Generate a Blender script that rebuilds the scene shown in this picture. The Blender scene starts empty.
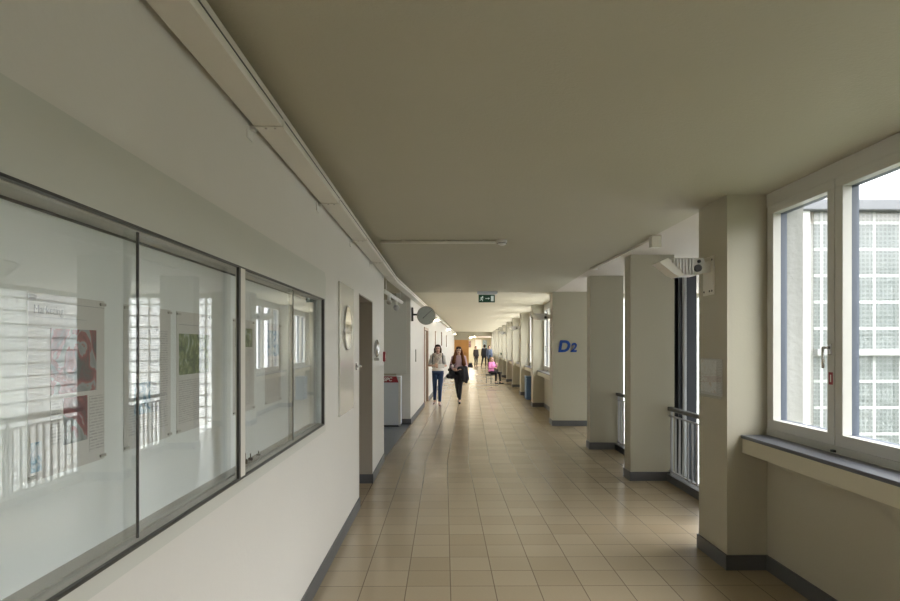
import bpy, bmesh, math, random
from mathutils import Vector, Matrix
random.seed(7)
S = bpy.context.scene
C = S.collection
PI = math.pi

# ---------------------------------------------------------------- camera, sky, exposure
CAMZ = 1.64
cam_d = bpy.data.cameras.new('camera'); cam = bpy.data.objects.new('camera', cam_d); C.objects.link(cam)
cam.location = (0, 0, CAMZ); cam.rotation_euler = (PI/2, 0, 0)
cam_d.sensor_width = 36; cam_d.lens = 640/900*36
cam_d.shift_y = 45.5/900; cam_d.clip_end = 500; cam_d.clip_start = .02
S.camera = cam
SKY = 2.6
w = bpy.data.worlds.new('overcast'); S.world = w; w.use_nodes = True
bg = w.node_tree.nodes['Background']
bg.inputs[0].default_value = (0.98, 0.985, 1.0, 1)
# overcast sky: three times as bright overhead as at the horizon
_n, _l = w.node_tree.nodes, w.node_tree.links
_tc = _n.new('ShaderNodeTexCoord'); _sp = _n.new('ShaderNodeSeparateXYZ'); _mr = _n.new('ShaderNodeMapRange')
_l.new(_tc.outputs['Generated'], _sp.inputs[0]); _l.new(_sp.outputs['Z'], _mr.inputs[0])
_mr.inputs[1].default_value = 0; _mr.inputs[2].default_value = 1; _mr.inputs[3].default_value = SKY/3; _mr.inputs[4].default_value = SKY
_l.new(_mr.outputs[0], bg.inputs[1])
S.view_settings.view_transform = 'Standard'; S.view_settings.look = 'None'
S.view_settings.gamma = 1; S.view_settings.use_curve_mapping = False
S.view_settings.exposure = 2.55
S.cycles.max_bounces = 14; S.cycles.diffuse_bounces = 8; S.cycles.glossy_bounces = 5
S.cycles.transparent_max_bounces = 24; S.cycles.transmission_bounces = 8
S.cycles.sample_clamp_indirect = 6

# two straight runs of corridor that bend by about two degrees
A1 = 0.0086; A2 = -0.0312
def W(fr, u, v, z=0):
    a = fr
    return Vector((u*math.cos(a)-v*math.sin(a), u*math.sin(a)+v*math.cos(a), z))

# ---------------------------------------------------------------- materials
def nt(name):
    m = bpy.data.materials.new(name); m.use_nodes = True
    t = m.node_tree
    return m, t, t.nodes['Principled BSDF'], t.nodes, t.links
def srgb(r, g, b):
    f = lambda c: ((c/255+.055)/1.055)**2.4 if c/255 > .04045 else c/255/12.92
    return (f(r), f(g), f(b), 1)
def paint(name, col, rough=.55, bump=.08, scale=60, var=.05, spec=.5, metal=0):
    m, t, p, N, L = nt(name)
    tc = N.new('ShaderNodeTexCoord'); no = N.new('ShaderNodeTexNoise')
    no.inputs['Scale'].default_value = scale; no.inputs['Detail'].default_value = 4
    L.new(tc.outputs['Object'], no.inputs['Vector'])
    n2 = N.new('ShaderNodeTexNoise'); n2.inputs['Scale'].default_value = 1.7; n2.inputs['Detail'].default_value = 5
    L.new(tc.outputs['Object'], n2.inputs['Vector'])
    mx = N.new('ShaderNodeMix'); mx.data_type = 'RGBA'
    mx.inputs[6].default_value = tuple(c*(1-var) for c in col[:3])+(1,)
    mx.inputs[7].default_value = tuple(min(1, c*(1+var)) for c in col[:3])+(1,)
    L.new(n2.outputs['Fac'], mx.inputs[0]); L.new(mx.outputs[2], p.inputs['Base Color'])
    p.inputs['Roughness'].default_value = rough; p.inputs['Specular IOR Level'].default_value = spec
    p.inputs['Metallic'].default_value = metal
    if bump:
        b = N.new('ShaderNodeBump'); b.inputs['Strength'].default_value = bump; b.inputs['Distance'].default_value = .01
        L.new(no.outputs['Fac'], b.inputs['Height']); L.new(b.outputs['Normal'], p.inputs['Normal'])
    return m
def tile_mat(name, u0, v0, c1, c2, mortar, rough=.23):
    m, t, p, N, L = nt(name)
    tc = N.new('ShaderNodeTexCoord'); mp = N.new('ShaderNodeMapping')
    mp.inputs['Location'].default_value = (-u0+30, -v0+30, 0)
    br = N.new('ShaderNodeTexBrick'); br.offset = 0; br.squash = 1
    for k, v in (('Scale', 1), ('Mortar Size', .003), ('Mortar Smooth', .1), ('Bias', 0), ('Brick Width', .3), ('Row Height', .3)):
        br.inputs[k].default_value = v
    br.inputs['Color1'].default_value = c1; br.inputs['Color2'].default_value = c2; br.inputs['Mortar'].default_value = mortar
    L.new(tc.outputs['Object'], mp.inputs['Vector']); L.new(mp.outputs['Vector'], br.inputs['Vector'])
    no = N.new('ShaderNodeTexNoise'); no.inputs['Scale'].default_value = 55; no.inputs['Detail'].default_value = 5
    L.new(tc.outputs['Object'], no.inputs['Vector'])
    mx = N.new('ShaderNodeMix'); mx.data_type = 'RGBA'; mx.blend_type = 'MULTIPLY'; mx.inputs[0].default_value = .10
    cr = N.new('ShaderNodeValToRGB'); cr.color_ramp.elements[0].position = .2; cr.color_ramp.elements[1].position = .75
    cr.color_ramp.elements[0].color = (.55, .5, .42, 1)
    L.new(no.outputs['Fac'], cr.inputs[0]); L.new(br.outputs['Color'], mx.inputs[6]); L.new(cr.outputs['Color'], mx.inputs[7])
    L.new(mx.outputs[2], p.inputs['Base Color'])
    p.inputs['Roughness'].default_value = rough
    b = N.new('ShaderNodeBump'); b.inputs['Strength'].default_value = .25; b.inputs['Distance'].default_value = .002; b.invert = True
    L.new(br.outputs['Fac'], b.inputs['Height']); L.new(b.outputs['Normal'], p.inputs['Normal'])
    return m
def glass_mat(name, tint=(.93, .96, .95, 1), f0=.04, rough=0.0):
    m, t, p, N, L = nt(name); N.remove(p)
    out = N['Material Output']
    ge = N.new('ShaderNodeNewGeometry'); d = N.new('ShaderNodeVectorMath'); d.operation = 'DOT_PRODUCT'
    L.new(ge.outputs['Incoming'], d.inputs[0]); L.new(ge.outputs['Normal'], d.inputs[1])
    def M(op, a, b=None):
        n = N.new('ShaderNodeMath'); n.operation = op
        for i, x in enumerate((a, b)):
            if x is None: continue
            if isinstance(x, (int, float)): n.inputs[i].default_value = x
            else: L.new(x, n.inputs[i])
        return n.outputs[0]
    c = M('ABSOLUTE', d.outputs['Value']); q = M('POWER', M('SUBTRACT', 1, c), 5)
    f = M('ADD', M('MULTIPLY', q, 1-f0), f0)
    tr = N.new('ShaderNodeBsdfTransparent'); tr.inputs[0].default_value = tint
    gl = N.new('ShaderNodeBsdfGlossy'); gl.inputs['Roughness'].default_value = rough
    mx = N.new('ShaderNodeMixShader'); L.new(f, mx.inputs[0]); L.new(tr.outputs[0], mx.inputs[1]); L.new(gl.outputs[0], mx.inputs[2])
    L.new(mx.outputs[0], out.inputs[0])
    return m
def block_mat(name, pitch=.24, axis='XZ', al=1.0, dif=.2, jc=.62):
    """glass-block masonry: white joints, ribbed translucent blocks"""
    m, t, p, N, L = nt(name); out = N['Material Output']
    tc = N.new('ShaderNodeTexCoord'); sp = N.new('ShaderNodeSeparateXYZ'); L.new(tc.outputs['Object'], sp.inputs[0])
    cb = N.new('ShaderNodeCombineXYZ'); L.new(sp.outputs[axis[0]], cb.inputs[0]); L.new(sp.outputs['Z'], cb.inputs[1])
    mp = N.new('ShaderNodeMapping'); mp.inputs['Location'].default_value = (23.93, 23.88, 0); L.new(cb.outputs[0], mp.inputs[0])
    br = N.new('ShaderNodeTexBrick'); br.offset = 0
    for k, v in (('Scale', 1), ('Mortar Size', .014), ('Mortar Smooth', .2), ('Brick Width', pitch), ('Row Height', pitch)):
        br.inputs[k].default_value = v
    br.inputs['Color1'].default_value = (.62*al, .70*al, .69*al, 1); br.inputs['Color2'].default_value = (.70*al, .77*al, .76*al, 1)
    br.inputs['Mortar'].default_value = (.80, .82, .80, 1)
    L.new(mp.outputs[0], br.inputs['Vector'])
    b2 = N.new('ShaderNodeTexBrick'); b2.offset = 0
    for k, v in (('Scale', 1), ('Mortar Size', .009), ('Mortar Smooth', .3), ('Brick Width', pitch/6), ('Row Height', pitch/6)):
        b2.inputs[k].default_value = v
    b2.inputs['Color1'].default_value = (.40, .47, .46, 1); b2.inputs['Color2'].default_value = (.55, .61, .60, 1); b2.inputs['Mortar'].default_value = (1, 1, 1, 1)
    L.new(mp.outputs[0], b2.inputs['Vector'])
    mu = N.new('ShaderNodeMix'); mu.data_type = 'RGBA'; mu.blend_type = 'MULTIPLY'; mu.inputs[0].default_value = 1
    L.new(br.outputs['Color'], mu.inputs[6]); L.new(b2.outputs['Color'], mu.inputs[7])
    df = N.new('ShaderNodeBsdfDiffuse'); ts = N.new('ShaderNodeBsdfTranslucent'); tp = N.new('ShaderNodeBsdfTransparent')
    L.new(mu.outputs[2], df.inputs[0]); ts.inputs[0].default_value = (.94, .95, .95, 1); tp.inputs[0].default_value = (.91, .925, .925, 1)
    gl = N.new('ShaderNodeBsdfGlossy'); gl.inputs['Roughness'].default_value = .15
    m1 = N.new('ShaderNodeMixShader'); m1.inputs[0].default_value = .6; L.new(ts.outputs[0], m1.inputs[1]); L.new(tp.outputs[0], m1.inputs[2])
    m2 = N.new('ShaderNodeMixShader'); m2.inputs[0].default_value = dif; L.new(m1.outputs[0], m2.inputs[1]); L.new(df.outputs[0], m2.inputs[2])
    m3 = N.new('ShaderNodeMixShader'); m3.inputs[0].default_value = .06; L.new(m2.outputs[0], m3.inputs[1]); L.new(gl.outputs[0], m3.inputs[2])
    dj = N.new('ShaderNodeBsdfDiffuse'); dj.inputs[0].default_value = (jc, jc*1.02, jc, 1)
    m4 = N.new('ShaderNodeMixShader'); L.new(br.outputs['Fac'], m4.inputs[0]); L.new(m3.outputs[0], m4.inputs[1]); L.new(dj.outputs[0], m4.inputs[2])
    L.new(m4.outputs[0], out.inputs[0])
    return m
def emit(name, col, s):
    m, t, p, N, L = nt(name)
    p.inputs['Base Color'].default_value = col; p.inputs['Emission Color'].default_value = col; p.inputs['Emission Strength'].default_value = s
    return m
def picture(name, stops, scale=9, detail=6, dist=1.5):
    m, t, p, N, L = nt(name)
    tc = N.new('ShaderNodeTexCoord'); no = N.new('ShaderNodeTexNoise')
    no.inputs['Scale'].default_value = scale; no.inputs['Detail'].default_value = detail; no.inputs['Distortion'].default_value = dist
    cr = N.new('ShaderNodeValToRGB'); r = cr.color_ramp
    while len(r.elements) < len(stops): r.elements.new(.5)
    for e, (pos, col) in zip(r.elements, stops): e.position = pos; e.color = col
    L.new(tc.outputs['Object'], no.inputs[0]); L.new(no.outputs['Fac'], cr.inputs[0]); L.new(cr.outputs[0], p.inputs['Base Color'])
    p.inputs['Roughness'].default_value = .5
    return m
def textlines(name, ax='Y', row=.008, ink=(.40, .39, .38, 1), paper=(.63, .61, .585, 1), wd=.035):
    """printed text seen as rows of words"""
    m, t, p, N, L = nt(name)
    tc = N.new('ShaderNodeTexCoord'); sp = N.new('ShaderNodeSeparateXYZ'); L.new(tc.outputs['Object'], sp.inputs[0])
    cb = N.new('ShaderNodeCombineXYZ'); L.new(sp.outputs[ax], cb.inputs[0]); L.new(sp.outputs['Z'], cb.inputs[1])
    mp = N.new('ShaderNodeMapping'); mp.inputs['Location'].default_value = (8, 8, 0); L.new(cb.outputs[0], mp.inputs[0])
    br = N.new('ShaderNodeTexBrick'); br.offset = .37; br.squash = .7; br.squash_frequency = 3
    for k, v in (('Scale', 1), ('Mortar Size', row*.3), ('Mortar Smooth', .3), ('Brick Width', wd), ('Row Height', row)):
        br.inputs[k].default_value = v
    br.inputs['Color1'].default_value = ink; br.inputs['Color2'].default_value = tuple((a+b)/2 for a, b in zip(ink, paper)); br.inputs['Mortar'].default_value = paper
    L.new(mp.outputs[0], br.inputs['Vector']); L.new(br.outputs['Color'], p.inputs['Base Color'])
    return m

M = {}
M['bounce_ground'] = paint('pale_bounce_ground', (.68, .665, .63, 1), .9, 0, 5, .1)
M['sky_blocker'] = paint('sky_blocker_grey', (.13, .14, .115, 1), .8, .1, 5, .1)
M['band'] = paint('glossy_grey_green_panel', (.60, .605, .55, 1), .33, .04, 40, .03)
M['taupe'] = paint('taupe_door_lining', (.36, .33, .28, 1), .5, .05, 40, .05)
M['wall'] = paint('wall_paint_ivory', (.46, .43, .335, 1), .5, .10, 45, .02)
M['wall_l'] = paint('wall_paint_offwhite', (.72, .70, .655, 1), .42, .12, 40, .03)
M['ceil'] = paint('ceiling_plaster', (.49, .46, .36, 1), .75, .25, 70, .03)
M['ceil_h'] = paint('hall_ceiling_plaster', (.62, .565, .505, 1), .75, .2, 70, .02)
M['slate'] = paint('slate_grey_skirting', (.10, .102, .108, 1), .45, .1, 90, .15)
M['sill'] = paint('dark_slate_sill', (.10, .105, .12, 1), .35, .06, 60, .15)
M['tile1'] = tile_mat('tan_floor_tiles', .041, 4.371, (.42, .34, .232, 1), (.365, .29, .19, 1), (.17, .13, .09, 1))
M['tile2'] = tile_mat('tan_floor_tiles_far', -.022, 8.95, (.42, .34, .232, 1), (.365, .29, .19, 1), (.17, .13, .09, 1))
M['lino'] = paint('grey_linoleum', (.13, .14, .155, 1), .3, .03, 80, .1)
M['apron'] = paint('pale_beige_board', (.62, .58, .45, 1), .5, .04, 45, .02)
M['olive'] = paint('olive_beige_wall', (.52, .50, .38, 1), .6, .05, 45, .04)
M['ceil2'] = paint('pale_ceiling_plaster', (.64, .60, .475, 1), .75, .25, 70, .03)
M['zinc'] = paint('pale_zinc_fascia', (.125, .13, .14, 1), .6, .05, 30, .05)
M['joint'] = paint('grey_render_band', (.34, .35, .34, 1), .8, .1, 30, .05)
M['concrete'] = paint('raw_concrete', (.26, .26, .245, 1), .85, .5, 25, .2)
M['ground'] = paint('pale_ground', (.07, .085, .05, 1), .9, 0, 5, .2)
M['render_w'] = paint('white_render', (.72, .73, .73, 1), .8, .1, 30, .05)
M['window_white'] = paint('window_white_enamel', (.60, .59, .55, 1), .35, .02, 60, .01)
M['gasket'] = paint('blue_grey_outer_frame', (.10, .118, .155, 1), .45, 0, 60, .05)
M['glass'] = glass_mat('window_glass', (.965, .972, .968, 1), .035)
M['case_glass'] = glass_mat('case_glass', (.985, .995, .992, 1), .055)
M['block_x'] = block_mat('glass_blocks', .24, 'XZ')
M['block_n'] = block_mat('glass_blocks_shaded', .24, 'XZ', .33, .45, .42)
M['block_y'] = block_mat('glass_blocks_side', .24, 'YZ')
M['case_back'] = paint('case_white_back', (.86, .885, .88, 1), .6, .02, 60, .01)
M['alu'] = paint('aluminium_track', (.46, .44, .40, 1), .4, .02, 90, .08, .5, .4)
M['darkmetal'] = paint('dark_edge_metal', (.07, .068, .062, 1), .4, .02, 60, .1, .5, .4)
M['steel'] = paint('dark_steel', (.05, .052, .062, 1), .4, .04, 60, .15, .5, .3)
M['railing'] = paint('grey_painted_steel', (.46, .46, .48, 1), .4, .02, 60, .05, .5, .1)
M['handrail'] = paint('dark_handrail', (.10, .10, .105, 1), .35, .02, 60, .1, .5, .2)
M['white_metal'] = paint('white_powder_coat', (.76, .75, .72, 1), .4, .02, 60, .01)
M['duct'] = paint('cream_duct_enamel', (.74, .71, .64, 1), .4, .02, 60, .01)
M['chrome'] = paint('brushed_chrome', (.62, .61, .60, 1), .22, 0, 60, .02, .5, .95)
M['mirror'] = paint('mirror_silver', (.80, .81, .80, 1), .04, 0, 60, .0, .5, 1)
M['panel_gloss'] = paint('glossy_grey_panel', (.70, .70, .66, 1), .16, .02, 8, .03)
M['black'] = paint('black_plastic', (.02, .02, .022, 1), .4, .02, 60, .1)
M['red'] = paint('signal_red', (.30, .015, .025, 1), .4, .01, 60, .05)
M['wood'] = paint('orange_wood', (.60, .30, .09, 1), .4, .06, 30, .15)
M['wood_pale'] = paint('pale_brown_wood', (.52, .38, .29, 1), .45, .05, 30, .12)
M['door_white'] = paint('door_grey_white', (.62, .61, .57, 1), .4, .02, 60, .02)
M['cab'] = paint('pale_blue_grey_metal', (.62, .66, .72, 1), .4, .02, 60, .02)
M['clock_face'] = paint('clock_grey_face', (.50, .54, .52, 1), .3, 0, 60, .02)
M['green'] = emit('exit_green', srgb(5, 62, 40), .03)
M['sign_white'] = emit('exit_white', (.7, .8, .75, 1), .05)
M['blue_letter'] = paint('blue_letter_paint', srgb(10, 66, 150), .45, 0, 60, .02)
M['lamp_on'] = emit('lamp_glow', (1, .88, .68, 1), 14)
M['paper'] = paint('poster_paper', (.64, .62, .595, 1), .5, 0, 60, .02)
M['ink'] = paint('printed_ink', (.16, .16, .17, 1), .6, 0)
M['ink_grey'] = paint('grey_ink', (.33, .33, .34, 1), .6, 0)
M['text'] = textlines('text_rows', 'Y')
M['text_x'] = textlines('text_rows_small', 'Y', .012, (.42, .40, .38, 1), (.70, .69, .66, 1), .05)
M['pic_red'] = picture('red_grey_picture', [(0, (.03, .04, .04, 1)), (.40, (.10, .11, .11, 1)), (.47, (.20, .07, .075, 1)), (.53, (.34, .11, .115, 1)), (.555, (.33, .35, .345, 1)), (.72, (.2, .22, .22, 1))], 9)
M['pic_green'] = picture('green_landscape_picture', [(0, (.03, .05, .02, 1)), (.42, (.08, .12, .04, 1)), (.55, (.22, .27, .10, 1)), (.68, (.45, .50, .50, 1))], 16)
M['pic_blue'] = picture('blue_white_picture', [(0, (.05, .12, .2, 1)), (.45, (.12, .27, .38, 1)), (.55, (.6, .66, .7, 1)), (.7, (.75, .75, .75, 1))], 20)
M['pic_plan'] = picture('floor_plan_print', [(0, (.62, .52, .45, 1)), (.42, (.80, .79, .77, 1)), (.6, (.86, .85, .84, 1)), (.66, (.7, .6, .5, 1))], 14)
M['blue_bin'] = paint('blue_bin_plastic', (.10, .20, .38, 1), .4, .02, 60, .05)
M['skin'] = paint('skin', (.66, .44, .34, 1), .5, 0, 60, .03)
M['eye'] = paint('eye_dark', (.03, .02, .02, 1), .3, 0)
M['lip'] = paint('lip', (.45, .15, .14, 1), .5, 0)
M['hair_dark'] = paint('dark_brown_hair', (.060, .032, .022, 1), .85, .3, 90, .3, .15)
M['hair_auburn'] = paint('auburn_hair', (.16, .062, .025, 1), .85, .3, 90, .3, .15)
M['hair_blond'] = paint('dark_blond_hair', (.34, .20, .10, 1), .85, .3, 90, .2, .15)
M['jeans'] = paint('blue_denim', (.022, .05, .13, 1), .8, .1, 120, .2)
M['shirt_white'] = paint('white_cotton', (.85, .83, .81, 1), .8, .1, 60, .03)
M['scarf'] = picture('beige_grey_scarf', [(0, (.2, .16, .14, 1)), (.42, (.55, .45, .38, 1)), (.52, (.75, .68, .62, 1)), (.62, (.35, .3, .27, 1))], 22)
M['lilac'] = paint('lilac_cotton', (.50, .36, .42, 1), .8, .1, 60, .05)
M['pink'] = paint('bright_pink_cotton', (.74, .26, .52, 1), .8, .1, 60, .06)
M['cloth_black'] = paint('black_cloth', (.013, .013, .017, 1), .75, .2, 60, .2)
M['cloth_navy'] = paint('dark_navy_cloth', (.02, .026, .038, 1), .75, .2, 60, .2)
M['cloth_brown'] = paint('dark_brown_cloth', (.045, .032, .03, 1), .75, .2, 60, .2)
M['cloth_blue'] = paint('slate_blue_cloth', (.10, .13, .20, 1), .75, .2, 60, .2)
M['shoe_pink'] = paint('pale_pink_shoe', (.55, .40, .40, 1), .6, 0)
M['leaf'] = paint('dark_green_leaf', (.03, .07, .02, 1), .5, .1, 30, .3)
M['pot'] = paint('terracotta_pot', (.3, .13, .07, 1), .7, .05, 30, .1)

# ---------------------------------------------------------------- mesh helpers
class MB:
    def __init__(s): s.bm = bmesh.new(); s.mats = []
    def mi(s, m):
        if m not in s.mats: s.mats.append(m)
        return s.mats.index(m)
    def _tag(s, faces, m, smooth=False):
        i = s.mi(m)
        for f in faces: f.material_index = i; f.smooth = smooth
    def box(s, x0, x1, y0, y1, z0, z1, m, bev=0):
        r = bmesh.ops.create_cube(s.bm, size=1)
        for v in r['verts']:
            v.co = Vector(((x0+x1)/2+v.co.x*(x1-x0), (y0+y1)/2+v.co.y*(y1-y0), (z0+z1)/2+v.co.z*(z1-z0)))
        fs = {f for v in r['verts'] for f in v.link_faces}
        s._tag(fs, m)
        if bev:
            es = {e for v in r['verts'] for e in v.link_edges}
            rr = bmesh.ops.bevel(s.bm, geom=list(es), offset=bev, segments=2, affect='EDGES', profile=.5)
            s._tag(rr['faces'], m)
        return s
    def cyl(s, p0, p1, r0, m, r1=None, seg=16, smooth=True):
        p0 = Vector(p0); p1 = Vector(p1); r1 = r0 if r1 is None else r1
        d = p1-p0; q = d.to_track_quat('Z', 'Y').to_matrix().to_4x4()
        mat = Matrix.Translation((p0+p1)/2) @ q
        r = bmesh.ops.create_cone(s.bm, cap_ends=True, segments=seg, radius1=r0, radius2=r1, depth=d.length, matrix=mat)
        fs = {f for v in r['verts'] for f in v.link_faces}
        s._tag(fs, m, False)
        if smooth:
            for f in fs:
                if len(f.verts) == 4: f.smooth = True
        return s
    def tube(s, pts, r, m, seg=12):
        for a, b in zip(pts, pts[1:]): s.cyl(a, b, r, m, seg=seg)
        for p in pts[1:-1]: s.ball(p, (r, r, r), m, 10, 6)
        return s
    def ball(s, c, r, m, u=20, v=12):
        if not hasattr(r, '__len__'): r = (r, r, r)
        mat = Matrix.Translation(Vector(c)) @ Matrix.Diagonal((*r, 1))
        q = bmesh.ops.create_uvsphere(s.bm, u_segments=u, v_segments=v, radius=1, matrix=mat)
        s._tag({f for x in q['verts'] for f in x.link_faces}, m, True)
        return s
    def prism(s, pts, axis, a, b, m):
        """extrude a 2D outline along an axis ('X','Y','Z')"""
        def P(p, t):
            return {'X': (t, p[0], p[1]), 'Y': (p[0], t, p[1]), 'Z': (p[0], p[1], t)}[axis]
        va = [s.bm.verts.new(P(p, a)) for p in pts]; vb = [s.bm.verts.new(P(p, b)) for p in pts]
        fs = [s.bm.faces.new(va), s.bm.faces.new(vb[::-1])]
        n = len(pts)
        for i in range(n): fs.append(s.bm.faces.new((va[i], vb[i], vb[(i+1) % n], va[(i+1) % n])))
        bmesh.ops.recalc_face_normals(s.bm, faces=fs)
        s._tag(fs, m)
        return s
    def mesh(s, name):
        me = bpy.data.meshes.new(name); s.bm.to_mesh(me); s.bm.free()
        for m in s.mats: me.materials.append(m)
        return me
    def build(s, name, parent=None, loc=(0, 0, 0), rot=0, label=None, cat=None, group=None, kind=None, recenter=True):
        me = s.mesh(name)
        o = bpy.data.objects.new(name, me); C.objects.link(o)
        if parent: o.parent = parent
        o.location = loc; o.rotation_euler = (0, 0, rot)
        if label: o['label'] = label
        if cat: o['category'] = cat
        if group: o['group'] = group
        if kind: o['kind'] = kind
        return o
def thing(name, label, cat, loc, rot=0, group=None, kind=None):
    o = bpy.data.objects.new(name, None); C.objects.link(o); o.empty_display_size = .1
    o.location = loc; o.rotation_euler = (0, 0, rot)
    o['label'] = label; o['category'] = cat
    if group: o['group'] = group
    if kind: o['kind'] = kind
    return o
def struct(name, mb, fr=0, label=None, cat=None):
    return mb.build(name, rot=fr, kind='structure', label=label, cat=cat)
def copy_tree(o, parent=None):
    c = o.copy(); C.objects.link(c)
    if parent: c.parent = parent
    for ch in list(o.children): copy_tree(ch, c)
    return c
def text_mesh(txt, size, mat, depth=.002, shear=0, bold=0):
    cu = bpy.data.curves.new('lettering', 'FONT'); cu.body = txt; cu.size = size; cu.extrude = depth; cu.shear = shear; cu.offset = bold
    o = bpy.data.objects.new('lettering', cu); C.objects.link(o)
    dg = bpy.context.evaluated_depsgraph_get(); dg.update()
    me = bpy.data.meshes.new_from_object(o.evaluated_get(dg))
    bpy.data.objects.remove(o); bpy.data.curves.remove(cu)
    me.materials.clear(); me.materials.append(mat)
    return me
def mesh_obj(name, me, parent=None, loc=(0, 0, 0), rot=(0, 0, 0)):
    o = bpy.data.objects.new(name, me); C.objects.link(o)
    if parent: o.parent = parent
    o.location = loc; o.rotation_euler = rot
    return o

# ---------------------------------------------------------------- room shell
H = 2.75
UL1, UR1 = -.865, 2.07
UL2, UR2 = -1.25, 1.70
WW1, WW2 = 2.365, 2.0           # inner faces of the window walls
mb = MB().box(-60, 120, -60, 12.5, -4.4, -4.2, M['ground']); mb.build('ground', kind='structure')
mb = MB().box(-60, 120, 12.5, 160, -4.4, -4.2, M['bounce_ground']); mb.build('ground', kind='structure')  # ground made pale here to bounce daylight into the far run
mb = MB().box(17, 27, -45, 13, -4.2, 4.3, M['sky_blocker']); mb.box(16.7, 27.3, -45.3, 13.3, 4.3, 4.6, M['concrete']); struct('unseen_sky_blocker', mb, A1)  # added block outside the view, keeps low sky light off the upper left wall
# floors
mb = MB(); mb.box(-1.2, 2.66, -6, 4.9, -.25, 0, M['tile1']); mb.prism([(-.9, 4.9), (2.86, 4.9), (2.86, 8.95), (-.9, 8.95)], 'Z', -.25, 0, M['tile1'])
mb.box(-1.9, -.9, 6.3, 7.8, -.25, 0, M['tile1'])
struct('floor', mb, A1)
mb = MB(); mb.prism([(UL2, 8.906), (2.5, 9.056), (2.5, 13.3), (2.2, 13.3), (2.2, 61), (UL2, 61)], 'Z', -.25, 0, M['tile2'])
mb.box(-1.6, UL2, 13.42, 61, -.25, 0, M['tile2'])
struct('floor', mb, A2)
mb = MB().box(-4.2, UL2, 8.6, 13.5, -.25, -.002, M['lino']); struct('floor_recess', mb, A2)
mb = MB().box(2.85, 4.5, 5.7, 13.6, -1.6, -1.45, M['concrete']); struct('floor_landing', mb, A1)
# ceilings
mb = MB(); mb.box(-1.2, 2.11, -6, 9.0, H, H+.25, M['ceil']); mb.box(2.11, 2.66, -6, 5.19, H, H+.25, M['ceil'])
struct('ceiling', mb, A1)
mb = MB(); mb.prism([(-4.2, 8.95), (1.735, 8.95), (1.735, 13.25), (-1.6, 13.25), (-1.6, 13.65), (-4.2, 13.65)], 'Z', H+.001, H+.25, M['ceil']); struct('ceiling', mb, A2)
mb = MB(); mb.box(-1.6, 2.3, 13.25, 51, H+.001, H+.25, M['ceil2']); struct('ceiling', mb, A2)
mb = MB(); mb.prism([(2.11, 5.19), (2.63, 5.19), (2.63, 5.80), (4.7, 5.80), (4.7, 14.0), (2.20, 14.0), (2.11, 9.05)], 'Z', H+.002, H+.24, M['ceil_h']); struct('ceiling_hall', mb, A1)
mb = MB().box(-1.6, 2.3, 51, 61, 2.42, 2.8, M['ceil_h']); struct('ceiling_far', mb, A2)
mb = MB().box(-1.6, 2.3, 50.6, 51.1, 2.44, 2.76, M['ceil']); struct('trim_1', mb, A2)
# left wall, near run: showcase recess and doorway cut out
CV0, CV1, CZ0, CZ1 = .88, 4.56, 1.085, 1.97
mb = MB(); m = M['wall_l']; b0 = UL1-.32
mb.box(b0, UL1, -6, CV0, -.2, H, m); mb.box(b0, UL1, CV1, 6.48, -.2, H, m)
mb.box(b0, UL1, 6.48, 7.66, 2.17, H, m); mb.box(b0, UL1, 7.66, 9.15, -.2, H, m)
struct('wall_left', mb, A1)
for (z0, z1, uu) in ((-.2, CZ0, UL1), (CZ1, H, UL1), (CZ0, CZ1, UL1-.10)): struct('wall_left', MB().box(b0, uu, CV0, CV1, z0, z1, m), A1)
mb = MB(); mb.box(b0-.02, UL1+.004, 7.645, 7.662, .11, 2.172, M['taupe']); mb.box(b0, UL1+.004, 6.478, 7.66, 2.16, 2.172, M['taupe']); mb.box(b0, UL1+.004, 6.478, 6.495, 0, 2.172, M['taupe']); struct('trim_4', mb, A1)
mb = MB(); mb.box(-1.75, b0, 6.3, 6.48, -.2, H, M['wall_l']); mb.box(-1.75, b0, 7.66, 7.85, -.2, H, M['wall_l']); mb.box(-1.95, -1.75, 6.3, 7.85, -.2, H, M['wall_l'])
mb.box(-1.75, b0, 6.48, 7.66, 2.17, 2.3, M['wall_l'])
struct('wall_alcove', mb, A1)
mb = MB(); mb.box(-4.2, b0, 8.98, 9.15, -.2, H, M['wall_l']); struct('wall_recess_near', mb, A1)
mb = MB(); mb.box(-2.6, -2.4, 8.5, 13.6, -.2, H, M['wall_l']); struct('wall_recess_back', mb, A2)
# left wall, far run
mb = MB(); m = M['wall_l']; b2 = UL2-.3
mb.box(b2, UL2, 13.42, 17.45, -.2, H, m); mb.box(b2, UL2, 18.95, 61, -.2, H, m); mb.box(b2, UL2, 17.45, 18.95, 2.13, H, m); mb.box(b2-.05, UL2-.2, 17.45, 18.95, -.2, 2.13, m)
mb.box(-4.2, b2, 13.42, 13.6, -.2, H, M['wall'])
struct('wall_left', mb, A2)
# end walls
mb = MB().box(-1.6, 3, -6.2, -6, -.2, H, M['wall_l']); struct('wall_back', mb, A1)
mb = MB().box(-1.6, 2.4, 60.8, 61, -.2, H, M['olive']); struct('wall_end', mb, A2)
mb = MB(); mb.box(UL2, -.06, 50.3, 50.45, 2.12, H, M['wall']); struct('wall_end_header', mb, A2)
# right outer wall: parapets and lintels
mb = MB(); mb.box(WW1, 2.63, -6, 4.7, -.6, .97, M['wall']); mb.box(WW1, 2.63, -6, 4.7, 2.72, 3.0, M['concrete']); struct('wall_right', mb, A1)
mb = MB(); mb.box(WW2, 2.28, 13.6, 61, -.6, .97, M['wall']); mb.box(WW2, 2.28, 50.7, 52, .97, 2.72, M['wall']); mb.box(WW2, 2.28, 59.5, 61, .97, 2.72, M['wall']); mb.box(WW2, 2.28, 13.6, 61, 2.72, 3.0, M['concrete']); struct('wall_right', mb, A2)
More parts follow.
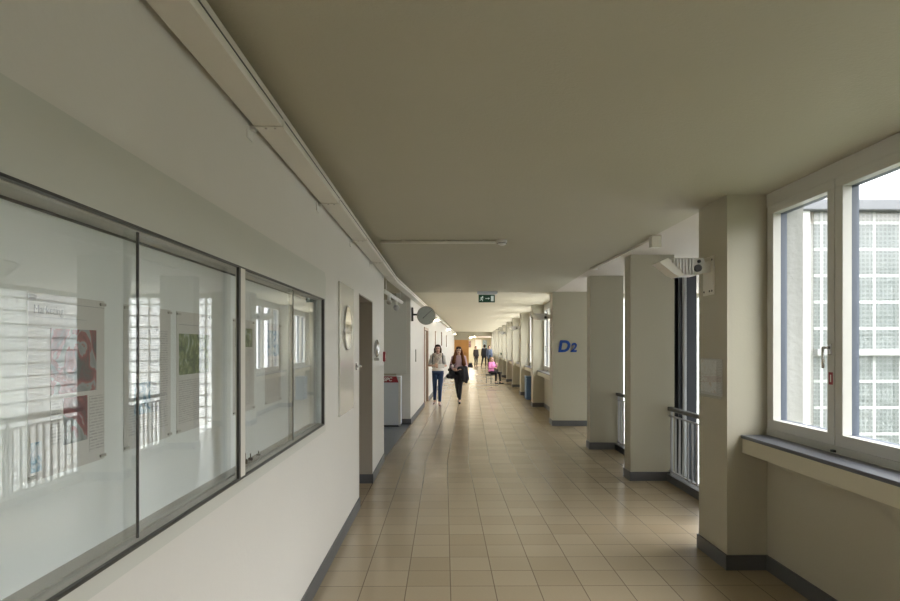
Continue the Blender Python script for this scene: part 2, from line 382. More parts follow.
# pillars (each with its skirting)
def pillar(fr, u0, u1, v0, v1, outer=None, kind='wall_pillar', skirt=(1, 1, 1, 1)):
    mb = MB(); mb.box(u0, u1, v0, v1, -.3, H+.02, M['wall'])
    if outer: mb.box(u1, outer, v0, v1, -.6, H+.02, M['concrete'])
    p = struct(kind, mb, fr)
    t = .013
    sk = MB().box(u0-t, u1-.002, v0-t, v1+t, 0, .11, M['slate'])
    k = sk.build('baseboard', p)
    return p
pillar(A1, UR1, WW1+.09, 4.67, 5.19, 2.63)
pillar(A1, UR1, WW1+.09, .07, .58, 2.63)
pillar(A1, UR1, WW1+.09, -4.03, -3.52, 2.63)
pillar(A1, 2.264, 2.80, 7.77, 8.03)
pillar(A2, 1.905, 2.43, 10.22, 10.48)
pv = [13.22+4.1*k for k in range(10)]
pillar(A2, UR2, 2.62, 13.22, 13.72)
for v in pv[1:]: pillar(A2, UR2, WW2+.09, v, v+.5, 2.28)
# skirtings
t = .013
mb = MB(); mb.box(UL1-.01, UL1+t, -6, 6.48+t, 0, .11, M['slate']); mb.box(b0, UL1+t, 7.66-t, 7.67, 0, .11, M['slate']); mb.box(UL1-.01, UL1+t, 7.66-t, 9.15+t, 0, .11, M['slate']); mb.box(-4.1, UL1+t, 9.145, 9.15+t, 0, .11, M['slate'])
mb.box(b0, UL1+t, 6.475, 6.48+t, 0, .11, M['slate'])
struct('baseboard_left', mb, A1)
mb = MB(); mb.box(UL2-.01, UL2+t, 13.42-t, 17.40, 0, .11, M['slate']); mb.box(UL2-.01, UL2+t, 19.0, 50.3, 0, .11, M['slate']); mb.box(-4.1, UL2, 13.42-t, 13.43, 0, .11, M['slate'])
struct('baseboard_left', mb, A2)
mb = MB(); mb.box(WW1-t, WW1+.01, -6, 4.66, 0, .11, M['slate']); struct('baseboard_right', mb, A1)
mb = MB(); mb.box(WW2-t, WW2+.01, 13.73, 50, 0, .11, M['slate']); struct('baseboard_right', mb, A2)
mb = MB(); mb.box(2.70, 2.86, 5.20, 7.75, -.2, .09, M['slate']); mb.box(2.70, 2.86, 8.05, 10.15, -.2, .09, M['slate']); struct('trim_2', mb, A1)

# stair tower with glass-block walls
TV0, TV1, TU = 5.75, 13.55, 4.45
mb = MB(); mb.box(2.63, 3.30, TV0, TV0+.2, -4, 2.86, M['render_w']); mb.box(3.30, 3.36, TV0+.05, TV0+.15, -4, 2.86, M['concrete'])
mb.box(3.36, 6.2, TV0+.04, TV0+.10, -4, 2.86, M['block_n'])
mb.box(3.36, 6.2, TV0-.015, TV0+.13, 1.555, 1.615, M['joint'])
struct('wall_tower_near', mb, A1)
mb = MB(); mb.box(2.62, 3.02, TV1-.1, TV1+.1, -4, H, M['wall']); mb.box(3.02, 6.2, TV1-.03, TV1+.03, -4, 2.66, M['block_x']); mb.box(3.02, 6.2, TV1-.05, TV1+.05, 2.66, 2.9, M['wall'])
struct('wall_tower_far', mb, A1)
mb = MB(); mb.box(6.15, 6.21, TV0, TV1, -4, 2.66, M['block_y']); mb.box(6.13, 6.23, TV0, TV1, 2.66, 2.9, M['wall'])
struct('wall_tower_outer', mb, A1)
mb = MB(); mb.box(3.0, 6.4, TV0-.05, TV1+.1, 2.86, 2.96, M['zinc'], .01); struct('trim_3', mb, A1)
mb = MB(); mb.box(4.7, 6.2, TV0+.1, TV1, 2.752, 2.86, M['ceil_h']); struct('ceiling_tower', mb, A1)
mb = MB(); mb.box(2.87, 6.2, TV0+.2, TV1, -1.6, -1.45, M['concrete']); struct('floor_tower', mb, A1)

# ---------------------------------------------------------------- windows
def window(n, fr, wu, v0, v1):
    root = bpy.data.objects.new('window_%d' % n, None); C.objects.link(root)
    root.location = W(fr, wu, v0, 0); root.rotation_euler = (0, 0, fr); root['kind'] = 'structure'
    L = v1-v0; wm = M['window_white']
    f = MB(); f.box(-.005, .10, 0, L, 2.655, 2.749, wm); f.box(-.005, .10, 0, L, .991, 1.035, wm); f.box(0, .10, 0, .03, 1.035, 2.655, wm); f.box(0, .10, L-.03, L, 1.035, 2.655, wm)
    f.build('window_frame', root)
    ws = [.8, (L-1.66)/2, (L-1.66)/2, .8]; y = .03
    for i, wd in enumerate(ws):
        a, b = y, y+wd; y = b
        a += .004; b -= .004; st = .072; z0, z1 = 1.038, 2.652
        s = MB()
        for (c0, c1, d0, d1) in ((a, b, z0, z0+st), (a, b, z1-st+.01, z1), (a, a+st, z0+st, z1-st+.01), (b-st, b, z0+st, z1-st+.01)):
            s.box(-.012, .045, c0, c1, d0, d1, wm, .003)
            s.box(.045, .088, c0, c1, d0, d1, M['gasket'])
        sash = s.build('sash', root)
        MB().box(.07, .078, a+st-.01, b-st+.01, z0+st-.01, z1-st+.02, M['glass']).build('pane', sash)
        if i in (0, 3):
            hy = a+st/2 if i == 3 else b-st/2
            h = MB(); h.box(-.022, -.012, hy-.016, hy+.016, 1.585, 1.655, M['chrome'], .004)
            h.tube([(-.02, hy, 1.63), (-.06, hy, 1.63), (-.06, hy, 1.505)], .008, M['chrome'])
            h.build('handle', sash)
            if n == 1 and i == 3:
                k = MB().box(-.0135, -.012, hy-.022, hy+.018, 1.405, 1.48, M['red']); k.box(-.0142, -.0135, hy-.008, hy+.004, 1.42, 1.465, M['shirt_white']); k.build('sticker', sash)['label'] = 'red sticker on the window sash'
        if i == 3:
            MB().box(-.03, -.012, a-.02, a+.012, 1.0, 1.014, M['black'], .002).build('latch', root)
    MB().box(-.195, 0.0, 0, L, .965, .99, M['sill'], .004).build('window_sill', root)
    MB().box(-.183, -.001, 0, L, .858, .965, M['apron']).build('apron', root)
    return root
window(1, A1, WW1, .58, 4.67)
window(2, A1, WW1, -3.52, .07)
for k in range(9): window(3+k, A2, WW2, pv[k]+.5, pv[k+1])
window(12, A2, WW2, 52, 55.7); window(13, A2, WW2, 55.8, 59.5)

# ---------------------------------------------------------------- showcase in the left wall
sc = thing('display_case', 'long white wall showcase with four sliding glass panes on the left wall', 'display case', W(A1, UL1, CV0, 0), A1)
LC = CV1-CV0
p = MB(); m = M['band']
p.box(0, .012, -.6, LC+.045, CZ1, 2.137, m); p.box(0, .007, -.6, LC+.045, 2.137, 2.168, m)
p.box(0, .010, -.6, LC+.045, 1.03, CZ0, m); p.box(0, .012, LC, LC+.045, CZ0, CZ1, m); p.build('surround_panel', sc)
p = MB(); p.box(-.098, -.092, 0, LC, CZ0, CZ1, M['case_back']); p.box(-.092, -.001, LC-.006, LC, CZ0, CZ1, M['case_back']); p.box(-.092, -.001, 0, .006, CZ0, CZ1, M['case_back'])
p.build('back_panel', sc)
p = MB(); p.box(-.092, .002, .006, LC-.006, CZ0, CZ0+.006, M['alu']); p.box(-.003, .013, 0, LC, CZ0-.006, CZ0+.004, M['darkmetal'])
p.box(-.034, -.030, .006, LC-.006, CZ0+.006, CZ0+.012, M['alu'])
p.build('bottom_track', sc)
p = MB(); p.box(-.092, -.002, .006, LC-.006, CZ1-.005, CZ1, M['alu']); p.box(-.003, .013, 0, LC, CZ1-.003, CZ1+.004, M['darkmetal'])
p.box(-.092, -.088, .006, LC-.006, CZ1-.012, CZ1-.005, M['darkmetal']); p.build('top_track', sc)
ym0, ym1 = 2.685-CV0, 2.75-CV0
p = MB(); p.box(-.010, .012, ym0, ym1, CZ0-.01, CZ1+.004, M['duct'], .002); p.box(.002, .013, ym0-.022, ym0, CZ0, CZ1, M['darkmetal']); p.build('centre_post', sc)
p = MB(); p.box(-.005, .013, LC-.028, LC+.002, CZ0, CZ1, M['darkmetal']); p.build('end_post', sc)
for (a, b, off, ed) in ((0.006, 1.837-CV0, -.012, 1), (1.79-CV0, ym0-.022, -.024, 0), (ym1, 3.725-CV0, -.012, 1), (3.66-CV0, LC-.028, -.024, 0)):
    g = MB().box(off-.004, off, a, b, CZ0+.008, CZ1-.006, M['case_glass']).build('sliding_pane', sc)
    if b < ym0+.01: g.rotation_euler = (0, 0, -.007); g.location = (-(a+b)/2*.007, 0, 0)
    if ed: MB().box(off-.0045, off+.001, b-.008, b, CZ0+.008, CZ1-.006, M['darkmetal']).build('pane_edge', g)
# posters inside the case (face +u)
PU = UL1-.0915
def poster(v0, v1, z0, z1, label):
    r = thing('poster', label, 'poster', W(A1, PU, v0, z0), A1, 'posters in the showcase')
    MB().box(0, .0015, 0, v1-v0, 0, z1-z0, M['paper']).build('sheet', r)
    for (y, z) in ((.012, z1-z0-.01), (v1-v0-.012, z1-z0-.01), (.012, .01), (v1-v0-.012, .01)):
        MB().box(0.0015, .007, y-.014, y+.014, z-.004, z+.004, M['alu'], .0015).build('clip', r)
    return r
def block(r, name, y0, y1, z0, z1, mat):
    return MB().box(.0015, .0022, y0, y1, z0, z1, mat).build(name, r)
r = poster(1.475, 1.805, 1.325, 1.765, 'A3 poster with red and grey picture below a heading, left in the showcase')
block(r, 'rule', .0, .33, .420, .4213, M['ink_grey']); block(r, 'rule', .03, .24, .383, .384, M['ink_grey'])
o = mesh_obj('heading', text_mesh('Marketing', .029, M['ink_grey'], .0003), r, (.0018, .02, .392), (PI/2, 0, PI/2))
block(r, 'picture', .085, .288, .195, .358, M['pic_red']); block(r, 'picture', .137, .244, .066, .184, M['pic_red'])
block(r, 'text_block', .255, .325, .03, .18, M['text']); block(r, 'text_block', .085, .125, .07, .18, M['text']); block(r, 'picture', .01, .05, .02, .09, M['pic_blue'])
r = poster(1.915, 2.24, 1.325, 1.765, 'text filled grey poster in the middle of the left showcase bay')
block(r, 'text_block', .03, .15, .04, .37, M['text']); block(r, 'text_block', .17, .30, .04, .37, M['text']); block(r, 'picture', .06, .24, .10, .2, M['pic_blue'])
r = poster(2.29, 2.62, 1.325, 1.765, 'poster with green landscape photo above rows of text beside the case post')
block(r, 'rule', .02, .31, .392, .394, M['ink_grey']); block(r, 'picture', .02, .31, .21, .36, M['pic_green']); block(r, 'text_block', .02, .31, .03, .19, M['text'])
r = poster(2.90, 3.22, 1.325, 1.765, 'pale text poster in the right showcase bay next to the post')
block(r, 'text_block', .03, .29, .03, .30, M['text']); block(r, 'picture', .03, .29, .31, .40, M['pic_green'])
r = poster(3.42, 3.74, 1.325, 1.765, 'poster with blue picture strip at the middle of the right showcase bay')
block(r, 'text_block', .03, .29, .03, .24, M['text']); block(r, 'picture', .03, .29, .26, .40, M['pic_blue'])
for i, (v, s) in enumerate(((2.92, .03), (2.99, .05), (3.07, .035), (3.2, .025))):
    MB().box(0, .02, 0, .014, 0, s*.4, M['black'], .003).tube([(.01, .007, s*.35), (.012, .0, s)], .0025, M['black'], 8).build('poster_hook', loc=W(A1, UL1-.075, v, CZ0+.0062), rot=A1,
        label='small dark loose hook lying in the bottom of the right showcase bay', cat='hook', group='loose hooks in the showcase')

# ---------------------------------------------------------------- left wall fittings
MB().box(0, .012, 0, .80, 0, 1.11, M['panel_gloss'], .003).build('wall_panel', loc=W(A1, UL1, 5.22, 1.06), rot=A1, label='tall glossy grey panel on left wall carrying the round mirror', cat='panel')
r = thing('round_mirror', 'round mirror with dark rim on the glossy grey panel', 'mirror', W(A1, UL1+.012, 5.62, 1.80), A1)
mb = MB(); mb.cyl((0, 0, 0), (.012, 0, 0), .190, M['mirror'], seg=48, smooth=False); mb.build('mirror_glass', r)
mb = MB()
for k in range(48):
    a0, a1 = 2*PI*k/48, 2*PI*(k+1)/48
    mb.cyl((.01, .193*math.cos(a0), .193*math.sin(a0)), (.01, .193*math.cos(a1), .193*math.sin(a1)), .0045, M['railing'], seg=8)
mb.build('rim', r)
r = thing('wall_hook', 'small metal lever hook on left wall between mirror and doorway', 'hook', W(A1, UL1, 6.25, 1.44), A1)
MB().box(0, .008, -.03, .03, -.035, .035, M['chrome'], .003).build('plate', r)
MB().tube([(0.005, 0, 0), (.05, 0, 0), (.05, -.11, .005)], .011, M['chrome']).build('lever', r)
r = thing('wall_dispenser', 'slim shiny chrome dispenser on left wall just past the doorway', 'dispenser', W(A1, UL1, 7.9, 1.50), A1)
mb = MB(); mb.ball((.03, 0, .11), (.035, .05, .11), M['chrome']); mb.build('body', r)
MB().box(0, .06, -.03, .03, -.04, -.005, M['alu'], .005).build('nozzle', r)
MB().box(0, .03, -.05, .05, -.07, .07, M['red'], .006).box(.03, .032, -.025, .025, -.02, .03, M['shirt_white']).build('fire_alarm_box', loc=W(A1, UL1, 9.06, 1.49), rot=A1, label='small red fire alarm box at the corner of the left wall', cat='fire alarm')
# alcove door
r = bpy.data.objects.new('door_1', None); C.objects.link(r); r.location = W(A1, -1.75, 6.52, 0); r.rotation_euler = (0, 0, A1); r['kind'] = 'structure'
MB().box(.0, .04, 0, 1.1, .005, 2.1, M['wood_pale'], .003).build('door_leaf', r); MB().tube([(.04, .1, 1.05), (.09, .1, 1.05), (.09, .22, 1.05)], .01, M['chrome']).build('handle', r)
# far wooden door in the left wall
r = bpy.data.objects.new('door_2', None); C.objects.link(r); r.location = W(A2, UL2, 17.45, 0); r.rotation_euler = (0, 0, A2); r['kind'] = 'structure'
mb = MB(); mb.box(-.12, .02, -.05, .03, 0, 2.16, M['wood_pale']); mb.box(-.12, .02, 1.47, 1.55, 0, 2.16, M['wood_pale']); mb.box(-.12, .02, .03, 1.47, 2.08, 2.16, M['wood_pale']); mb.build('door_frame', r)
MB().box(-.1, -.055, .03, 1.47, .005, 2.08, M['door_white'], .003).build('door_leaf', r); MB().tube([(-.055, .12, 1.05), (0, .12, 1.05), (0, .25, 1.05)], .011, M['chrome']).build('handle', r)
MB().box(0, .02, 0, .09, 0, .28, M['alu'], .003).build('switch_strip', loc=W(A2, UL2, 14.6, 1.28), rot=A2, label='narrow grey switch strip on far left wall below the clock', cat='switch')
for i, (v, z0, hh, pic, lab) in enumerate(((22.8, 1.62, .55, 'pic_plan', 'first narrow framed print past the wooden door on far left wall'), (27.6, 1.65, .6, 'pic_red', 'second framed print past the wooden door on far left wall'), (33.5, 1.6, .6, 'pic_plan', 'last framed print on far left wall before the orange door'))):
    r = thing('framed_print', lab, 'picture', W(A2, UL2, v, z0), A2, 'framed prints along the far left wall')
    MB().box(0, .03, 0, .5, 0, hh, M['wood_pale'], .003).build('frame', r); MB().box(.03, .032, .04, .46, .04, hh-.04, M[pic]).build('print', r)

# recess: glossy upper panel, white cabinet with red band, pipes
MB().box(0, 1.05, 0, .012, 0, 1.55, M['panel_gloss'], .003).build('wall_panel', loc=W(A2, -2.38, 13.405, 1.06), rot=A2, label='wide glossy grey panel on recess wall above the white cabinet', cat='panel')
r = thing('cabinet', 'pale grey cabinet with red band standing in the left recess', 'cabinet', W(A2, -2.05, 12.95, 0), A2)
MB().box(0, .63, 0, .38, .03, 1.02, M['cab'], .006).build('body', r)
MB().box(.03, .60, .03, .36, 0, .03, M['black']).build('plinth', r)
MB().box(.60, .645, -.012, .0, .02, 1.02, M['white_metal'], .003).build('side_trim', r)
mb = MB(); mb.prism([(0, .90), (.60, .90), (.56, 1.025), (0, 1.025)], 'Y', -.012, 0.0, M['red']); s = mb.build('header_band', r); s['label'] = 'red header band with white lettering'
mesh_obj('lettering', text_mesh('SPC', .10, M['shirt_white'], .001, .15, .003), s, (.30, -.0135, .93), (PI/2, 0, 0))
r = thing('pipe_run', 'white pipes with valve below the ceiling inside the left recess', 'pipe', W(A2, -1.6, 9.6, 2.5), A2)
MB().tube([(-.6, 1.0, .05), (.18, 1.0, .05), (.18, 3.7, .05)], .035, M['white_metal']).cyl((.18, 1.2, .05), (.18, 1.2, .25), .008, M['white_metal']).cyl((.18, 3.4, .05), (.18, 3.4, .25), .008, M['white_metal']).build('pipe', r)
MB().cyl((.18, 1.6, .05), (.18, 1.6, -.08), .03, M['white_metal']).ball((.18, 1.6, -.09), .045, M['alu']).build('valve', r)
MB().cyl((.18, 2.7, .05), (.18, 2.7, -.1), .025, M['white_metal']).ball((.18, 2.7, -.12), .06, M['railing']).build('sensor', r)

# ---------------------------------------------------------------- trunking along the left ceiling edge
def trunk(mb, fr, v0, v1, ul):
    # bottom face, right lip, small bead at the top
    a = ul+.025
    mb.prism([(a, 2.612), (a+.122, 2.610), (a+.126, 2.622), (a+.126, 2.668), (a+.116, 2.672), (a+.116, 2.69), (a, 2.69)], 'Y', v0, v1, M['duct'])
    mb.box(a+.126, a+.129, v0, v1, 2.640, 2.644, M['darkmetal'])
t = thing('cable_trunking', 'long cream cable trunking under the ceiling along left wall', 'cable trunking', W(A1, UL1, 0, 2.6), 0)
iv = t.location
def near_local(mb):  # geometry is made in corridor coordinates and shifted to the thing's base
    return mb
mb = MB(); trunk(mb, A1, -6, 9.62, UL1)
o = mb.build('trunk', t); o.location = -iv; o.rotation_euler = (0, 0, A1)
mb = MB(); trunk(mb, A2, 9.62, 50.2, UL2)
o = mb.build('trunk', t); o.location = -iv; o.rotation_euler = (0, 0, A2)
bk = None
for v in (-1.75, -.22, 1.31, 2.84, 4.36, 5.88, 7.42, 8.9):
    mb = MB(); mb.box(0, .155, -.012, .012, 0, .006, M['duct']); mb.box(0, .006, -.04, .04, -.05, .006, M['white_metal']); mb.box(.006, .03, -.012, .012, -.012, .006, M['white_metal']); mb.box(.150, .155, -.012, .012, 0, .05, M['duct'])
    for x in (.075, .115): mb.cyl((x, 0, -.003), (x, 0, .001), .006, M['alu'], seg=8)
    o = mb.build('bracket', t); o.location = W(A1, UL1, v, 2.604)-iv; o.rotation_euler = (0, 0, A1)
# wash lights under the far trunking
for (v, lab) in ((22.3, 'first lit spotlight under the far trunking, beside the clock'), (35.0, 'second lit spotlight under the far trunking'), (48.5, 'last lit spotlight under the far trunking by the orange door')):
    r = thing('spotlight', lab, 'spotlight', W(A2, UL2+.11, v, 2.60), A2, 'spotlights under the far trunking')
    MB().cyl((0, 0, .009), (0, 0, -.02), .03, M['white_metal']).build('arm', r)
    MB().cyl((0, 0, -.015), (0, -.015, -.065), .05, M['white_metal'], .07).build('lamp_head', r)
    MB().cyl((0, -.015, -.065), (0, -.016, -.071), .064, M['lamp_on']).build('lens', r)

# conduit across the ceiling with detector
r = thing('ceiling_conduit', 'thin cream conduit across the ceiling ending at a detector', 'conduit', Vector((-.79, 6.72, 2.70)))
MB().cyl((.06, 0, .03), (1.27, 0, .03), .017, M['duct'], seg=12).build('tube', r)
for x in (.3, .75, 1.15): MB().box(x-.015, x+.015, -.022, .022, .03, .05, M['duct']).build('clamp', r)
r = thing('smoke_detector', 'round white smoke detector on ceiling at the conduit end', 'smoke detector', Vector((.545, 6.72, 2.75)))
MB().cyl((0, 0, 0), (0, 0, -.02), .055, M['white_metal']).build('base', r)
MB().ball((0, 0, -.022), (.05, .05, .035), M['white_metal']).build('dome', r)
MB().cyl((0, 0, -.030), (0, 0, -.036), .052, M['darkmetal']).build('vent', r)
# conduit along the hall ceiling edge with junction box
r = thing('edge_conduit', 'thin white conduit with junction box along the hall ceiling edge', 'conduit', W(A1, 2.12, 6.45, H), A1)
MB().box(-.04, .055, -.05, .05, -.115, 0, M['duct'], .004).build('junction_box', r)
MB().cyl((.0, .05, -.018), (-.01, 2.55, -.018), .014, M['duct']).build('tube', r)
MB().cyl((.0, 2.6, 0), (.0, 2.6, -.03), .05, M['white_metal']).build('socket', r)

# ---------------------------------------------------------------- exit sign, clock
r = thing('exit_sign', 'green illuminated exit sign hanging from the ceiling', 'exit sign', Vector((.745, 13.0, 2.525)))
MB().box(-.165, .165, -.02, .02, 0, .155, M['green'], .003).build('sign_box', r)
MB().box(-.19, .21, -.06, .06, .165, .224, M['cab'], .004).build('ceiling_mount', r)
for x in (-.1, .1): MB().cyl((x, 0, .155), (x, 0, .17), .01, M['cab']).build('hanger', r)
mb = MB(); w_ = M['sign_white']
mb.cyl((-.085, -.021, .118), (-.085, -.023, .118), .013, w_)
def limb(a, b, r_=.006): mb.box(0, 0, 0, 0, 0, 0, w_) if False else mb.cyl((a[0], -.022, a[1]), (b[0], -.022, b[1]), r_, w_, seg=6)
limb((-.09, .10), (-.105, .07), .010); limb((-.105, .07), (-.08, .05), .007); limb((-.08, .05), (-.09, .025), .006); limb((-.105, .07), (-.125, .045), .007); limb((-.125, .045), (-.145, .045), .006)
limb((-.09, .10), (-.065, .085)); limb((-.09, .10), (-.12, .095)); limb((-.12, .095), (-.13, .075))
mb.build('running_figure', r)
mb = MB(); mb.box(-.03, .045, -.0225, -.0205, .072, .084, w_); mb.prism([(.03, .055), (.06, .078), (.03, .101)], 'Y', -.0225, -.0205, w_); mb.build('arrow', r)
mb = MB(); mb.box(.085, .14, -.0225, -.0205, .025, .13, w_); mb.build('door_symbol', r)

r = thing('wall_clock', 'round grey double faced clock on bracket at the left recess corner', 'clock', Vector((-.505, 13.55, 2.285)))
MB().cyl((0, -.04, 0), (0, .04, 0), .195, M['alu'], seg=40).build('case', r)
MB().cyl((0, -.041, 0), (0, -.046, 0), .182, M['clock_face'], seg=40).build('face', r)
for k in range(12):
    a = 2*PI*k/12; MB().cyl((.15*math.sin(a), -.0465, .15*math.cos(a)), (.172*math.sin(a), -.0465, .172*math.cos(a)), .003, M['ink'], seg=6).build('hour_mark', r)
MB().cyl((-.06, -.049, -.055), (.125, -.049, .12), .006, M['ink'], seg=8).build('minute_hand', r)
MB().cyl((-.02, -.048, -.02), (-.07, -.048, -.06), .007, M['ink'], seg=8).build('hour_hand', r)
mb = MB(); mb.cyl((-.18, 0, .02), (-.29, 0, .02), .02, M['darkmetal']); mb.box(-.31, -.27, -.05, .05, -.12, .17, M['darkmetal'], .004); mb.build('bracket', r)

# ---------------------------------------------------------------- floodlights on the pillars
def floodlight(fr, u, v, z, label):
    r = thing('floodlight', label, 'floodlight', W(fr, u, v, z), fr, 'emergency floodlights on the right pillars')
    pl = MB().box(-.012, 0, -.10, .10, -.30, 0, M['duct'], .003)
    for (y, zz) in ((-.075, -.03), (.075, -.03), (-.075, -.27), (.075, -.27), (-.03, -.27)): pl.cyl((-.016, y, zz), (-.011, y, zz), .008, M['darkmetal'], seg=8)
    pl.build('mount_plate', r)
    MB().box(-.07, -.012, -.05, .05, -.125, -.04, M['white_metal'], .008).build('bracket', r)
    b = MB(); b.prism([(-.05, -.075), (-.06, -.125), (-.13, -.15), (-.225, -.153), (-.35, -.02), (-.34, -.018), (-.08, -.018)], 'Y', -.075, .075, M['white_metal']); body = b.build('housing', r)
    rm = MB(); rm.prism([(-.228, -.153), (-.267, -.162), (-.31, -.140), (-.421, -.052), (-.352, -.018)], 'Y', -.085, .085, M['duct']); rm.build('lens_rim', body)
    for k in range(8):
        x = -.342+.024*k; zl = max(-.020-1.09*(x+.352), -.148)
        MB().box(x, x+.010, -.105, -.074, zl, -.022, M['white_metal']).build('cooling_fin', body)
    MB().cyl((-.127, -.075, -.098), (-.127, -.10, -.098), .028, M['black']).cyl((-.115, -.075, -.045), (-.115, -.088, -.045), .013, M['black']).build('tilt_knob', body)
    return r
F0 = floodlight(A1, UR1, 4.98, 2.335, 'white finned floodlight on the nearest right pillar')
for (v, lab) in ((13.47, 'white floodlight on the lettered pillar'), (21.67, 'white floodlight on the second windowed pillar past the lettered one'), (29.87, 'white floodlight on the fourth windowed pillar past the lettered one')):
    c = copy_tree(F0); c.location = W(A2, UR2, v, 2.335); c.rotation_euler = (0, 0, A2); c['label'] = lab

# notice holder on the pillar
r = thing('notice_holder', 'clear acrylic holder with folded plan on the nearest right pillar', 'notice', W(A1, UR1, 4.745, 1.24), A1)
MB().box(-.004, -.001, 0, .40, .02, .30, M['paper']).build('paper', r)
MB().box(-.0055, -.004, .10, .395, .04, .29, M['pic_plan']).build('plan_print', r)
MB().box(-.0052, -.004, .01, .09, .03, .29, M['text_x']).build('text_block', r)
MB().box(-.011, -.008, -.01, .41, 0, .305, M['glass']).build('acrylic_cover', r)

# D2 lettering
r = thing('section_lettering', 'large blue italic D2 painted on the pillar wall beyond the stair hall', 'lettering', W(A2, 2.205-.36, 13.22, 1.52)-Vector((0, .001, 0)), A2)
r.location = Vector(((557-450)/640*13.22, 13.215-.02, 1.64-5.6/640*13.2))
mesh_obj('letter', text_mesh('D', .325, M['blue_letter'], .002, .16, .012), r, (0, 0, 0), (PI/2, 0, 0))
mesh_obj('numeral', text_mesh('2', .25, M['blue_letter'], .002, .16, .009), r, (.262, 0, .0), (PI/2, 0, 0))
r.location.y = W(A2, 1.93, 13.22).y-.010

# ---------------------------------------------------------------- hall: railings and steel column
def railing(v0, v1, label):
    r = thing('railing', label, 'railing', W(A1, 2.745, v0, .09), A1, 'stair hall railings')
    L = v1-v0
    MB().box(-.03, .03, 0, L, .765, .81, M['handrail'], .006).build('handrail', r)
    MB().box(-.012, .012, 0, L, .695, .71, M['railing']).build('upper_bar', r)
    MB().box(-.012, .012, 0, L, .03, .045, M['railing']).build('lower_bar', r)
    n = int(L/.125)
    for k in range(n):
        y = (k+.5)*L/n; MB().box(-.007, .007, y-.014, y+.014, .045, .695, M['railing']).build('baluster', r)
    for y in (.06, L/2, L-.06): MB().box(-.012, .012, y-.012, y+.012, 0, .77, M['railing']).build('post', r)
    return r
railing(5.2, 7.77, 'grey stair railing between the two nearest right pillars')
railing(8.04, 10.12, 'dark stair railing behind the second pillar, seen almost end on')
r = thing('steel_column', 'dark steel column in the stair hall behind the railing', 'column', W(A1, 3.61, 9.6, -1.45), A1)
mb = MB(); mb.box(-.13, .13, -.13, -.105, 0, 4.2, M['steel']); mb.box(-.13, .13, .105, .13, 0, 4.2, M['steel']); mb.box(-.012, .012, -.105, .105, 0, 4.2, M['steel'])
mb.cyl((-.06, -.16, 0), (-.06, -.16, 4.2), .03, M['railing'])
mb.build('shaft', r)

# ---------------------------------------------------------------- far end
r = bpy.data.objects.new('door_3', None); C.objects.link(r); r.location = W(A2, UL2+.0, 50.33, 0); r.rotation_euler = (0, 0, A2); r['kind'] = 'structure'
MB().box(.02, 1.15, 0, .06, .005, 2.12, M['wood'], .004).build('door_leaf', r)
for i, (u, v, lab) in enumerate(((.3, 53, 'lit round ceiling light in the middle just beyond the far beam'), (-.35, 56, 'lit ceiling light on the left beyond the far beam'), (.0, 59, 'lit ceiling light deepest in the far hall'))):
    r = thing('ceiling_light', lab, 'ceiling light', W(A2, u, v, 2.42), A2, 'lights in the far hall')
    MB().cyl((0, 0, 0), (0, 0, -.03), .17, M['white_metal'], seg=24).build('housing', r); MB().cyl((0, 0, -.03), (0, 0, -.05), .15, M['lamp_on'], seg=24).build('diffuser', r)
    L = bpy.data.lights.new('ceiling_lamp', 'AREA'); L.shape = 'DISK'; L.size = .28; L.energy = 9; L.color = (1, .9, .75)
    lo = bpy.data.objects.new('ceiling_lamp', L); C.objects.link(lo); lo.parent = r; lo.location = (0, 0, -.055)
for i, (u, z, ww, hh, mt, lab) in enumerate(((-.7, 1.5, .8, .6, 'pic_red', 'reddish poster on the far end wall'), (.5, 1.35, .6, .9, 'pic_plan', 'pale poster on the far end wall'), (1.2, 1.4, .4, .8, 'pic_blue', 'blue poster on the far end wall'))):
    MB().box(0, ww, -.02, 0, 0, hh, M[mt]).build('poster', loc=W(A2, u, 60.79, z), rot=A2, label=lab, cat='poster', group='posters on the far end wall')
r = thing('waste_bin', 'blue bin under the window between the windowed pillars', 'bin', W(A2, 1.84, 19.9, 0), A2)
MB().box(-.12, .14, -.3, .3, .0, .66, M['blue_bin'], .02).build('body', r); MB().box(-.13, .145, -.31, .31, .66, .71, M['blue_bin'], .015).build('lid', r)
r = thing('potted_plant', 'small dark green potted plant on a far right window sill', 'plant', W(A2, 1.9, 37.0, .991), A2)
MB().cyl((0, 0, 0), (0, 0, .12), .06, M['pot'], .08).build('pot', r)
mb = MB()
for k in range(26):
    a = random.random()*2*PI; e = random.uniform(.2, 1.2); rr = random.uniform(.10, .2)
    c = Vector((math.cos(a)*math.cos(e)*rr, math.sin(a)*math.cos(e)*rr, .12+math.sin(e)*rr)); mb.ball(c, (.045, .045, .015), M['leaf'], 8, 5); mb.cyl((0, 0, .10), c, .004, M['leaf'], seg=5)
mb.build('foliage', r)

